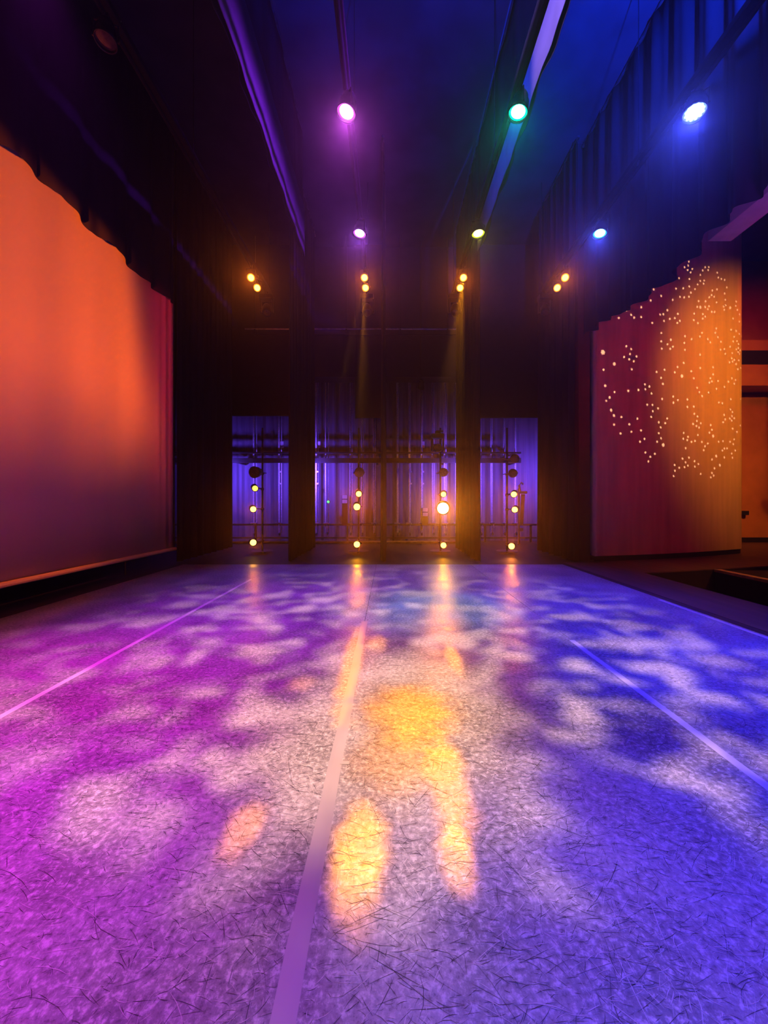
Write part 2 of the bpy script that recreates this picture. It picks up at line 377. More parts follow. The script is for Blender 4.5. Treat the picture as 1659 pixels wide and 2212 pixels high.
# ------------------------------------------------------------------ drapes
def drape(name, axis, fixed, a0, a1, zb, zt, amp, period, m, parent, step=0.035, seed=0, flare=0.0, rows=7):
    rnd = random.Random(seed); ph = [rnd.uniform(0, 6.28) for _ in range(4)]
    n = max(8, int((a1-a0)/step)); mb = MB()
    for i in range(n+1):
        a = a0+(a1-a0)*i/n
        ww = math.sin(2*PI*a/period+ph[0]+0.9*math.sin(a*1.7+ph[1])) + 0.35*math.sin(2*PI*a/period*2.3+ph[2])
        zbot = zb(a) if callable(zb) else zb
        for r in range(rows+1):
            f = r/rows; z = zbot+(zt-zbot)*f
            o = amp*ww*(1-0.55*f) + flare*math.sin(a*2.1+ph[3])*(1-f)
            mb.v.append((fixed+o, a, z) if axis == 'y' else (a, fixed+o, z))
    R = rows+1
    for i in range(n):
        for r in range(rows): mb.f.append((i*R+r, (i+1)*R+r, (i+1)*R+r+1, i*R+r+1))
    o = mb.build(name, m, parent, smooth=True)
    md = o.modifiers.new('cloth', 'SOLIDIFY'); md.thickness = 0.006
    return o
def interp(pts):
    def g(a):
        if a <= pts[0][0]: return pts[0][1]
        for (x0, y0), (x1, y1) in zip(pts, pts[1:]):
            if a <= x1: return y0+(y1-y0)*(a-x0)/(x1-x0)
        return pts[-1][1]
    return g
def hem(X, pix):                                      # hem heights along the depth from points on the hem line
    out = []
    for (px, py) in pix:
        D = X*FPX/(px-VX); out.append((D, H+(VY-py)*D/FPX))
    return interp(sorted(out))
def border(X, y0, y1, zb, amp, period, label, seed, m='velour', band=0):
    r = empty('border_drape', (X, (y0+y1)/2, 9.4)); tag(r, label, 'drape', 'border drapes over the stage')
    drape('cloth', 'y', X, y0, y1, zb, 9.36, amp, period, m, r, seed=seed)
    MB().tube([(X, y0-.02, 9.38), (X, y1+.01, 9.38)], .03).build('batten', 'pipe', r)
    for y in (y0+.3, (y0+y1)/2, y1-.3): MB().tube([(X, y, 9.38), (X, y, 9.5)], .01, 6).build('hanger', 'pipe', r)
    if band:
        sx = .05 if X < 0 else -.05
        drape('light_catcher', 'y', X+sx, y0, y1, zb, zb(0)+band, .008, .9, 'hem_catcher', r, seed=seed, rows=2)
    return r
LEGX, LEGNEAR = [-4.68, -2.23, -0.13, 2.0, 4.18], 8.5
hl = hem(-4.68, [(0,312),(36,333),(72,368),(125,420),(165,463),(196,497),(230,520),(258,547),(300,595),(350,637),(380,657)])
border(-4.68, -3, 8.42, hl, .05, .8, 'black border drape whose wavy hem cuts off the top of the orange screen', 1)
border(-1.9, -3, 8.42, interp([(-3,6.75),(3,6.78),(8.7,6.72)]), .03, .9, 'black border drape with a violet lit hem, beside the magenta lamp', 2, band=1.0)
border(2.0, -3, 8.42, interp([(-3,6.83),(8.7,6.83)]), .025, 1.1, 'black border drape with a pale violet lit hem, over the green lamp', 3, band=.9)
vr = empty('house_valance', (4.4, 3, 9.4)); tag(vr, 'dark gathered house valance with a scalloped hem along the star lit wall', 'drape')
hr = hem(4.4, [(1290,704),(1320,686),(1350,672),(1400,638),(1440,608),(1480,572),(1530,508),(1575,468),(1620,430),(1659,405)])
drape('cloth', 'y', 4.4, -3, 8.6, lambda a: hr(a)+.02*math.sin(a*9), 9.36, .085, .52, 'velour', vr, step=.025, seed=12)
MB().tube([(4.4, -3.1, 9.38), (4.4, 8.7, 9.38)], .03).build('batten', 'pipe', vr)
for y in (-2, 3, 8): MB().tube([(4.4, y, 9.38), (4.4, y, 9.5)], .01, 6).build('hanger', 'pipe', vr)
LL = ['wide black leg drape next to the orange screen', 'narrow black leg drape between the first two gaps into the wing', 'very thin black leg drape seen edge-on in the middle',
      'black leg drape just beside the dazzling amber lamp', 'dim red lit leg drape with deep folds next to the star lit wall']
LFAR = [11.4, 11.55, 11.4, 11.4, 10.75]
for i, X in enumerate(LEGX):
    r = empty('leg_drape', (X, LEGNEAR, 0)); tag(r, LL[i], 'drape', 'leg drapes in the far wing')
    drape('cloth', 'y', X, LEGNEAR, LFAR[i], 0.015, 9.36, .05 if i != 4 else .075, .34, 'velour' if i != 4 else 'velour_red_lit', r, seed=20+i, rows=4, step=.03)
    MB().tube([(X, LEGNEAR-.05, 9.38), (X, LFAR[i]+.05, 9.38)], .03).build('batten', 'pipe', r)
    MB().tube([(X, LEGNEAR+.2, 9.38), (X, LEGNEAR+.2, 9.5)], .01, 6).build('hanger', 'pipe', r)

# ------------------------------------------------------------------ the orange lit screen
CX = -4.82
cy = empty('cyclorama', (CX, 5, 0)); tag(cy, 'tall cloth screen lit orange above and deep red below', 'screen')
mb = MB(); ny = 160
for i in range(ny+1):
    y = -3+(8.68+3)*i/ny
    e = max(0, y-7.8)
    o = 0.012*math.sin(y*1.9)+0.004*math.sin(y*6.1+1)+e*0.022*math.sin(y*26)
    for z in (0.31, 2, 4, 6, 9.3): mb.v.append((CX+o, y, z))
for i in range(ny):
    for r in range(4): mb.f.append((i*5+r, (i+1)*5+r, (i+1)*5+r+1, i*5+r+1))
o = mb.build('cloth', 'cyc', cy, smooth=True); o.modifiers.new('cloth', 'SOLIDIFY').thickness = .004
MB().tube([(CX+.03, -3, .29), (CX+.03, 8.62, .29)], .04, 10).build('hem_pipe', 'cyc', cy)
MB().tube([(CX, -3.1, 9.33), (CX, 8.7, 9.33)], .03).build('batten', 'pipe', cy)
for y in (-2, 4, 8): MB().tube([(CX, y, 9.33), (CX, y, 9.5)], .01, 6).build('hanger', 'pipe', cy)
for y in (-2, 1, 4, 7): MB().tube([(CX+.02, y, 0), (CX+.02, y, .27)], .012, 6).build('pipe_foot', 'black', cy)

# ------------------------------------------------------------------ lamps
def par(base, loc, target, lens, label, group, r=.12, depth=.24, leds=False, light=None, cat='stage light', halo=None, rim=None):
    """LED or PAR can: hook clamp on the pipe, yoke, ribbed can, bezel and lens."""
    loc = Vector(loc); base = Vector(base)
    root = empty('par_light', base); tag(root, label, cat, group)
    Mx = aim_matrix(loc, target)
    MB().lathe([(-depth,.03),(-depth,r*.55),(-depth*.8,r*.75),(-depth*.5,r*.82),(-depth*.45,r*.96),(-.02,r*1.0),(.03,r*1.08),(.03,r*.98),(.005,r*.97)], Mx, 20, cap=False).build('can', 'metal_black', root, True)
    if rim: MB().lathe([(.0,r*.97),(.003,r*.74)], Mx, 20, cap=False).build('lens_rim', rim, root)
    ln = MB().lathe(([(.003,r*.74)] if rim else [(.0,r*.97)])+[(.006,r*.5),(.008,.0001)], Mx, 20, cap=False).build('lens', lens, root)
    if leds:
        mb = MB()
        for (q, rr) in [(0,0)]+[(a*PI/3, r*.36) for a in range(6)]+[(a*PI/6+.2, r*.72) for a in range(12)]:
            c = Mx @ Matrix.Translation((rr*math.cos(q), rr*math.sin(q), -.009)); mb.lathe([(0,r*.11),(.006,r*.09),(.008,.0005)], c, 8, cap=False)
        mb.build('led_cluster', leds, ln)
    side = (Mx.to_3x3() @ Vector((1,0,0))).normalized(); side.z = 0; side = side.normalized() if side.length > .1 else Vector((1,0,0))
    up = (base-loc).normalized() if (base-loc).length > .05 else Vector((0,0,1))
    a = loc + side*r*1.15; b = loc - side*r*1.15; topk = base - up*.05
    MB().tube([a, a+(topk-loc)*.9, topk, b+(topk-loc)*.9, b], .012, 6).build('yoke', 'metal_black', root)
    MB().tube([topk, base], .02, 8).tube([base+side*.03, base-side*.03], .035, 10).build('clamp', 'metal_black', root)
    if light: spot('beam', Mx @ Vector((0,0,-.05)), target, parent=root, **light)
    if halo: glow(Mx @ Vector((0,0,-.09)), halo[0], halo[1], root)
    return root
def moving_head(base, target, label, group, light=None, r=.10, lens='glass_dark'):
    base = Vector(base); root = empty('moving_head', base); tag(root, label, 'stage light', group)
    c = base - Vector((0,0,.42))
    bevel(MB().box((base.x-.16, base.y-.11, base.z-.17), (base.x+.16, base.y+.11, base.z-.05)).build('base_box', 'metal_black', root), .015)
    MB().box((base.x-.05, base.y-.03, base.z-.06), (base.x+.05, base.y+.03, base.z+.035)).build('clamp', 'metal_black', root)
    for s in (-1, 1): bevel(MB().box((c.x+s*.15-.02, c.y-.05, c.z-.06), (c.x+s*.15+.02, c.y+.05, base.z-.15)).build('arm', 'metal_black', root), .01)
    Mx = aim_matrix(c, target)
    MB().lathe([(-.2,.04),(-.2,r*.8),(-.1,r*1.1),(.06,r*1.1),(.14,r*.95),(.14,r*.8),(.12,r*.8)], Mx, 18, cap=False).build('head', 'metal_black', root, True)
    MB().lathe([(.12,r*.8),(.135,.0005)], Mx, 18, cap=False).build('lens', lens, root)
    if light: spot('beam', Mx @ Vector((0,0,-.18)), target, parent=root, **light)
    return root
def profile(base, loc, target, lens, r, label, group, light=None, cat='stage light', halo=None):
    """Profile spot: lamp housing, barrel with a lens at its end, yoke and clamp on the boom."""
    loc = Vector(loc); base = Vector(base); root = empty('profile_spot', base); tag(root, label, cat, group)
    Mx = aim_matrix(loc, target)
    MB().lathe([(-.52,.03),(-.52,r*.9),(-.42,r*1.25),(-.27,r*1.2),(-.24,r*.9),(-.2,r*.9)], Mx, 16, cap=False).build('lamp_housing', 'metal_black', root, True)
    MB().lathe([(-.2,r*.9),(-.19,r*1.1),(-.02,r*1.12),(.02,r*1.22),(.02,r*1.02),(.0,r)], Mx, 18, cap=False).build('barrel', 'metal_black', root, True)
    MB().lathe([(.0,r),(.01,r*.6),(.014,.0004)], Mx, 18, cap=False).build('lens', lens, root)
    mid = Mx @ Vector((0,0,.2)); side = Vector((1,0,0)); d = base-mid
    MB().tube([mid+side*r*1.3, mid+side*r*1.3+d*.6, base], .01, 6).tube([mid-side*r*1.3, mid-side*r*1.3+d*.6, base], .01, 6).build('yoke', 'metal_black', root)
    MB().tube([base-Vector((0,0,.03)), base+Vector((0,0,.03))], .045, 10).build('clamp', 'metal_black', root)
    if light: spot('beam', Mx @ Vector((0,0,-.05)), target, parent=root, **light)
    if halo: glow(Mx @ Vector((0,0,-.09)), halo[0], halo[1], root)
    return root

# --- four overhead lighting bars
EX = [-3.05, -0.54, 1.65, 3.9]; EZ = 6.55; LZ = 6.3
EN = ['over the magenta floor', 'over the centre tape', 'over the teal floor patch', 'next to the house valance']
for i, X in enumerate(EX):
    r = empty('lighting_bar', (X, 3, EZ)); tag(r, 'black overhead lighting bar '+EN[i], 'lighting bar', 'overhead lighting bars')
    MB().tube([(X, -3, EZ), (X, 10.1, EZ)], .026, 10).build('pipe', 'bar', r)
    for y in (-2, 2, 6, 9.8): MB().tube([(X, y, EZ), (X, y, 9.496)], .006, 6).build('cable', 'bar', r)
    bevel(MB().box((X-.05, -3, EZ+.10), (X+.05, 9.9, EZ+.18)).build('raceway', 'bar', r), .01)
    for y in (-2, 2, 6, 9.8): MB().box((X-.01, y-.02, EZ), (X+.01, y+.02, EZ+.12)).build('bracket', 'black', r)
MAG, PUR, VIO, BLU, TEAL, AMB = (1,.010,.45), (.46,.025,1), (.09,.03,1), (.012,.018,1), (.0,.26,.22), (1,.34,.0)
KO = 0.36
def overhead(i, D, tgt, lens, label, light, leds=None, r=.12, z=LZ, halo=None, rim=None):
    if light: light['power'] *= KO
    return par((EX[i], D, EZ), (EX[i], D, z), tgt, lens, label, 'colour wash lamps on the overhead bars', r=r, leds=leds, light=light, halo=halo, rim=rim)
overhead(1, 4.9, (-1.5, 4.3, 0), 'lens_magenta', 'magenta LED par lamp, nearer of two on the bar over the centre tape', dict(col=PUR, power=3300, angle=46), rim='rim_magenta', halo=((.8,.1,1), 230))
overhead(1, 7.1, (-1.4, 6.3, 0), 'lens_violet', 'violet LED par lamp, farther of two on the bar over the centre tape', dict(col=VIO, power=2200, angle=50), rim='rim_violet', halo=((.5,.1,1), 150))
overhead(2, 4.9, (.45, 4.75, 0), 'lens_green', 'green LED par lamp with a cyan rim', dict(col=TEAL, power=5500, angle=24), rim='rim_green', halo=((.0,.7,.5), 80))
overhead(2, 7.1, (1.9, 6.5, 0), 'lens_lime', 'yellow-green LED par lamp', dict(col=VIO, power=1600, angle=58), rim='rim_lime', halo=((.6,.6,.05), 30))
overhead(3, 4.9, (2.8, 4.2, 0), 'lens_blue', 'blue-white LED par lamp with its dots of light showing, nearer one', dict(col=BLU, power=5000, angle=50), rim='rim_blue', halo=((.05,.07,1), 550), leds='lens_cyan', r=.13)
overhead(3, 7.1, (2.3, 6.2, 0), 'lens_cyan', 'cyan-blue LED par lamp, farther one beside the valance', dict(col=VIO, power=1700, angle=56), rim='rim_cyan', halo=((.05,.08,1), 240))
overhead(0, 4.14, (-2.8, 3.4, 0), 'glass_dark', 'unlit par lamp high above the orange screen, only a glint showing', None, r=.10)
# the same bars carry lamps above the viewer
overhead(0, 1.6, (-2.7, 1.9, 0), 'lens_magenta', 'magenta par lamp above the viewer on the bar over the magenta floor', dict(col=MAG, power=4200, angle=46))
overhead(0, 3.2, (-2.0, 3.0, 0), 'lens_violet', 'purple par lamp above the viewer on the bar over the magenta floor', dict(col=(.62,.03,1), power=2200, angle=40))
overhead(1, 1.2, (-1.75, .8, 0), 'lens_violet', 'violet par lamp above the viewer on the bar over the centre tape', dict(col=(.45,.04,1), power=4000, angle=33))
overhead(2, 1.6, (1.1, .7, 0), 'lens_blue', 'blue par lamp above the viewer on the bar over the teal patch', dict(col=(.012,.035,1), power=5000, angle=30))
overhead(3, 1.9, (2.9, 2.0, 0), 'lens_blue', 'blue par lamp above the viewer on the bar next to the valance', dict(col=BLU, power=6000, angle=46))

# amber lamps and moving heads at the far ends of the four bars
F = floor_pt
def blob(px, py, wpx, hpx, gain, turn=0.0):
    c = F(px, py); D = c.y
    return (c.x, c.y, wpx*D/FPX, hpx*D*D/(FPX*H), gain, turn)
YA = [blob(775,1850,68,150,1.2), blob(523,1790,48,75,1.1), blob(650,1475,40,20,.4), blob(760,1430,26,100,1.0), blob(815,1388,26,22,.6)]
YC = [blob(880,1535,120,70,1.3), blob(850,1640,110,90,.7), blob(965,1680,52,130,1.0), blob(985,1850,45,90,.8), blob(980,1420,18,40,.8)]
YB = [YA[0], YA[1], YA[3], YC[0], YC[1], YC[2], YC[3]]
ENDN = ['nearest the orange screen', 'above the middle of the wing', 'over the dazzling boom lamp', 'next to the red lit leg drape']
for i, X in enumerate(EX):
    for j, D in enumerate((8.5, 8.9)):
        z = LZ
        lab = ('upper' if j == 0 else 'lower')+' amber lamp of the overhead pair '+ENDN[i]
        tgt = ((-.6, 2.2, 0), (-.2, 1.9, 0), (.2, 2.2, 0), (.8, 2.6, 0))[i]
        lt = None
        if i in (1, 2) and j == 0: lt = dict(col=AMB, power=8500, angle=34, blend=.2, radius=.02, gobo=gobo_blobs(YA if i == 1 else YC))
        
        par((X, D, EZ), (X, D, z), (-.2, 2.3, 0) if i in (1, 2) else (tgt[0]*.4, -1.0, 1.2), 'lens_amber', lab, 'amber lamps at the bar ends', r=.085, depth=.2, light=lt, rim='rim_amber', halo=((1,.17,.01), 150) if j == 0 else None)
    moving_head((X, 9.6, EZ), (X*.6, 6, 1), 'dark moving head lamp hanging behind the amber pair '+ENDN[i], 'moving heads at the bar ends')

# ------------------------------------------------------------------ boom stands with side lamps
BG = 'lamps on the boom stands'
BX = [-3.34, -.80, 1.36, 3.12]; BD = 10.0
BN = ['in the gap next to the wide black leg drape', 'in the gap before the thin edge-on drape', 'that carries the dazzling amber lamp', 'next to the red lit leg drape']
for i, X in enumerate(BX):
    r = empty('boom_stand', (X, BD+.15, 0)); tag(r, 'black upright boom stand '+BN[i], 'lighting stand', 'boom stands in the far wing')
    MB().tube([(X, BD+.15, .05), (X, BD+.15, 3.3)], .024, 10).build('pole', 'metal_black', r)
    MB().lathe([(0,.0005),(0,.03),(-.03,.04),(-.05,.26),(-.06,.28),(-.0601,.0005)], Matrix.Translation((X, BD+.15, .0)) @ Matrix.Scale(-1,4,(0,0,1)) @ Matrix.Scale(-1,4,(0,0,1)), 20, cap=False).build('base_plate', 'metal_black', r)
def boomlamp(i, px, py, rpx, lens, label, light=None, halo=None, kind='profile', tgt=(0, 1.5, .6)):
    c = at(px, py, BD-.3); r = rpx*(BD-.3)/FPX; base = Vector((BX[i], BD+.15, c.z))
    if kind == 'profile': return profile(base, c, tgt, lens, r, label, BG, light, halo=halo)
    return par(base, c, tgt, lens, label, BG, r=r, depth=.22, light=light, leds='glass_dark')
bn = ['on the boom beside the wide black drape', 'on the boom before the thin drape', 'on the boom with the dazzling lamp', 'on the boom beside the red lit drape']
boomlamp(0, 550, 1020, 12, 'glass_dark', 'unlit round black lamp at the top '+bn[0], kind='par', tgt=(-6,0,1))
boomlamp(0, 551, 1055, 6, 'lens_yellow', 'small yellow lamp, upper one '+bn[0])
boomlamp(0, 547, 1100, 6, 'lens_amber', 'small pale yellow lamp, middle one '+bn[0], dict(col=AMB, power=5, angle=40, radius=.04), halo=((1,.14,.01), 64))
boomlamp(0, 547, 1172, 6.5, 'lens_amber', 'small pale yellow lamp near the floor '+bn[0], dict(col=AMB, power=7, angle=40, radius=.04), halo=((1,.14,.01), 46))
boomlamp(1, 776, 1020, 10, 'glass_dark', 'unlit round lamp with many small lenses '+bn[1], kind='par')
boomlamp(1, 775, 1067, 6, 'lens_amber', 'orange glowing lamp, upper one '+bn[1], dict(col=AMB, power=18, angle=70, radius=.04), halo=((1,.14,.01), 146))
boomlamp(1, 771, 1095, 7, 'lens_amber', 'orange glowing lamp, middle one '+bn[1], dict(col=AMB, power=24, angle=70, radius=.04), halo=((1,.14,.01), 146))
boomlamp(1, 771, 1176, 6.5, 'lens_amber', 'orange glowing lamp near the floor '+bn[1], dict(col=AMB, power=18, angle=70, radius=.04), halo=((1,.14,.01), 90))
boomlamp(2, 958, 1020, 9, 'glass_dark', 'unlit round lamp with many small lenses '+bn[2], kind='par')
boomlamp(2, 958, 1068, 5.5, 'lens_amber', 'small amber lamp just above the dazzling lamp', dict(col=AMB, power=14, angle=70, radius=.04), halo=((1,.14,.01), 146))
boomlamp(2, 957, 1098, 12, 'lens_hot', 'large dazzling amber lamp', dict(col=(1,.5,.06), power=40, angle=100, radius=.04), halo=((1,.24,.01), 768))
boomlamp(2, 958, 1178, 6, 'lens_amber', 'orange glowing lamp near the floor '+bn[2], dict(col=AMB, power=18, angle=70, radius=.04), halo=((1,.14,.01), 90))
boomlamp(3, 1112, 990, 9, 'glass_dark', 'dim unlit lamp at the very top '+bn[3], kind='par')
boomlamp(3, 1108, 1022, 9, 'glass_dark', 'dim unlit round lamp, second from the top '+bn[3], kind='par')
boomlamp(3, 1110, 1068, 6, 'lens_amber', 'orange glowing lamp, upper lit one '+bn[3], dict(col=AMB, power=18, angle=70, radius=.04), halo=((1,.14,.01), 146))
boomlamp(3, 1112, 1101, 6, 'lens_amber', 'small pale amber lamp, middle one '+bn[3], dict(col=AMB, power=7, angle=40, radius=.04), halo=((1,.14,.01), 99))
boomlamp(3, 1105, 1180, 6.5, 'lens_red', 'red-orange glowing lamp near the floor '+bn[3], dict(col=(1,.25,.03), power=18, angle=70, radius=.04), halo=((1,.14,.01), 90))
c = at(940, 985, BD)
mh = moving_head((BX[2]-.09, BD, c.z+.62), (1.0, 5, 3), 'box shaped moving head lamp hung on the boom above the dazzling lamp', BG)
box('side_arm', (BX[2]-.14, BD-.03, c.z+.62), (BX[2]+.05, BD+.17, c.z+.66), 'metal_black', mh)

# ------------------------------------------------------------------ the counterweight wall in the far wing
GD = 13.0
r = empty('lock_rail', (0, GD, 0)); tag(r, 'long steel lock rail low along the back wall', 'rail')
MB().box((-7.9, GD-.05, .56), (5.0, GD+.05, .62)).build('rail_top', 'metal_black', r)
MB().box((-7.9, GD-.02, .12), (5.0, GD+.03, .17)).build('rail_bottom', 'metal_black', r)
for x in [-7.6+1.55*k for k in range(9)]: MB().box((x-.03, GD-.03, 0), (x+.03, GD+.03, .56)).build('post', 'metal_black', r)
for (z, t_, nm, lab) in ((2.66, .16, 'wall_beam', 'thick black horizontal beam across the counterweight wall'), (2.97, .05, 'guide_pipe', 'thin dark pipe just above the thick beam on the counterweight wall')):
    rr = empty(nm, (0, GD-.2, z)); tag(rr, lab, 'beam')
    MB().box((-7.9, GD-.22, z), (4.4, GD-.12, z+t_)).build('bar', 'metal_black', rr)
    for x in [-7.4+2.33*k for k in range(6)]: MB().box((x-.03, GD-.14, z), (x+.03, 13.58, z+t_)).build('bracket', 'metal_black', rr)
ROPES = [(523,0,1),(549,1,1),(575,0,0),(603,1,2),(630,0,1),(656,0,1),(683,1,3),(706,2,4),(731,0,0),(757,1,5),(782,1,6),(808,1,7),(858,1,8),(884,1,9),(910,1,10),(936,2,11),(962,2,12),(985,1,13),(1039,2,14),(1063,2,15),(1090,2,16),(1114,2,17)]
cnt = 0; ORD = ['first','second','third','fourth','fifth','sixth','seventh','eighth','ninth','tenth','eleventh','twelfth','thirteenth','fourteenth','fifteenth','sixteenth','seventeenth','eighteenth','nineteenth']
for (px, kind, idx) in ROPES:
    if kind == 0: continue
    X = (px-VX)*GD/FPX; r = empty('hauling_rope', (X, GD, .6))
    tag(r, ORD[cnt]+' pale hauling rope pair from the orange screen side along the lock rail', 'rope', 'hauling ropes on the lock rail'); cnt += 1
    zt = 9.5; wv = random.uniform(-.01, .01); rad = .030 if kind == 1 else .019; gap = .0 if kind == 1 else .035
    MB().tube([(X-gap, GD-.02, .30), (X-gap+wv, GD-.02, 4), (X-gap, GD-.02, zt)], rad, 6).build('front_rope', 'rope', r)
    MB().tube([(X+.045-gap*.2, GD+.12, .30), (X+.045-gap*.2, GD+.12, zt)], .013, 6).build('back_rope', 'rope', r)
    bevel(MB().box((X-.10, GD-.09, .61), (X+.09, GD+.02, .66)).build('rope_lock', 'steel', r), .008)
    MB().tube([(X+.02, GD-.10, .60), (X+.03, GD-.14, .48)], .012, 6).build('lock_handle', 'steel', r)
    MB().lathe([(-.02,.0005),(-.02,.055),(.02,.055),(.02,.0005)], Matrix.Translation((X+.02, GD, .28)) @ Matrix.Rotation(PI/2, 4, 'Y'), 14, cap=False).build('pulley', 'metal_black', r)
    if px in (603, 683, 910): box('arbor_tag', (X+.02, GD+.08, 3.2), (X+.12, GD+.10, 3.42), 'paper', r)
    if px in (603, 683, 884, 910):
        for z in (2.35, 1.95): box('marker', (X+.02, GD-.06, z), (X+.09, GD-.04, z+.05), 'paper', r)
# low ledge in front of the rail
lg = tag(bevel(box('low_ledge', (-7.5, 12.55, 0), (2.3, 12.75, .07), 'ledge'), .01), 'low pale timber ledge on the floor glowing orange below the rail', 'ledge')
# sheets of paper
for (px, py, lab) in ((745, 1078, 'two small printed notice sheets by the boom before the thin drape'), (919, 1106, 'two small printed notice sheets beside the dazzling lamp')):
    c = at(px, py, GD-.12); r = empty('notice_sheets', (c.x, c.y, c.z)); tag(r, lab, 'notice')
    for s in (0, 1):
        sh = box('sheet', (c.x-.085, c.y-.004, c.z+.01-s*.15), (c.x+.075, c.y, c.z+.13-s*.15), 'paper', r)
        for k in range(3): box('print_line', (c.x-.06, c.y-.0055, c.z+.035+k*.03-s*.15), (c.x+.05, c.y-.0038, c.z+.043+k*.03-s*.15), 'print', sh)
    box('backing_board', (c.x-.10, c.y, .56), (c.x+.09, GD-.05, c.z+.14), 'metal_black', r)
c = at(709, 1084, GD-.1)
r = empty('indicator_lamp', c); tag(r, 'tiny green indicator lamp on the counterweight wall', 'indicator')
box('case', (c.x-.05, c.y, c.z-.04), (c.x+.05, GD+.02, c.z+.04), 'metal_black', r)
MB().lathe([(0,.045),(.02,.03),(.025,.0005)], Matrix.Translation(c) @ Matrix.Rotation(PI/2, 4, 'X').inverted(), 12, cap=False).build('lens', 'green_led', r)
# white post with a shelf at the end of the rail
r = empty('white_post', (4.25, 12.3, 0)); tag(r, 'pale blue lit upright post with a top plate beside the red lit leg drape', 'post')
box('upright', (4.14, 12.28, .0), (4.19, 12.36, 1.78), 'white_metal', r)
bevel(box('top_plate', (4.14, 12.2, 1.62), (4.40, 12.4, 1.70), 'white_metal', r), .01)
box('foot', (4.12, 12.22, .42), (4.27, 12.4, .52), 'white_metal', r)
MB().add([(4.20,12.3,.6),(4.30,12.3,.6),(4.36,12.3,1.6),(4.24,12.3,1.6),(4.20,12.34,.6),(4.30,12.34,.6),(4.36,12.34,1.6),(4.24,12.34,1.6)], [(0,1,2,3),(7,6,5,4),(0,4,5,1),(1,5,6,2),(2,6,7,3),(3,7,4,0)]).build('side_panel', 'white_metal', r)
MB().tube([(4.2,12.3,1.7),(4.17,12.3,1.88),(4.24,12.3,1.98),(4.30,12.3,1.92)], .035, 8).build('hook', 'white_metal', r)

# dark masking over the far wing, and a cross pipe
g = empty('fly_gallery', (-1, 12.6, 5.35)); tag(g, 'black overhead gallery front high above the hauling ropes', 'gallery')
box('deck', (-7.9, 12.3, 5.35), (5.4, 12.86, 5.5), 'black', g); box('front_panel', (-7.9, 12.26, 5.35), (5.4, 12.3, 9.49), 'black', g)
for (x0, x1, zb, lab) in ((-5.9, -2.72, 4.08, 'black hanging masking panel over the gap next to the wide leg drape'), (-1.07, -.12, 4.02, 'small black hanging masking panel beside the thin edge-on drape'), (2.5, 5.5, 4.02, 'black hanging masking panel over the gap next to the red lit drape')):
    tag(bevel(box('masking_panel', (x0, 12.16, zb), (x1, 12.25, 9.5), 'black'), .01), lab, 'panel', 'masking panels over the wing')
r = empty('cross_pipe', (-1, 11.75, 6.6)); tag(r, 'twin horizontal pipe catching violet light high across the wing', 'pipe')
for z, m_ in ((6.64, 'steel'), (6.46, 'metal_black')): MB().tube([(-4.4, 11.75, z), (2.1, 11.75, z)], .024, 8).build('pipe', m_, r)
for x in (-4.1, -1.3, .35, 1.8): MB().box((x-.02, 11.73, 6.44), (x+.02, 11.77, 9.49)).build('hanger', 'metal_black', r)

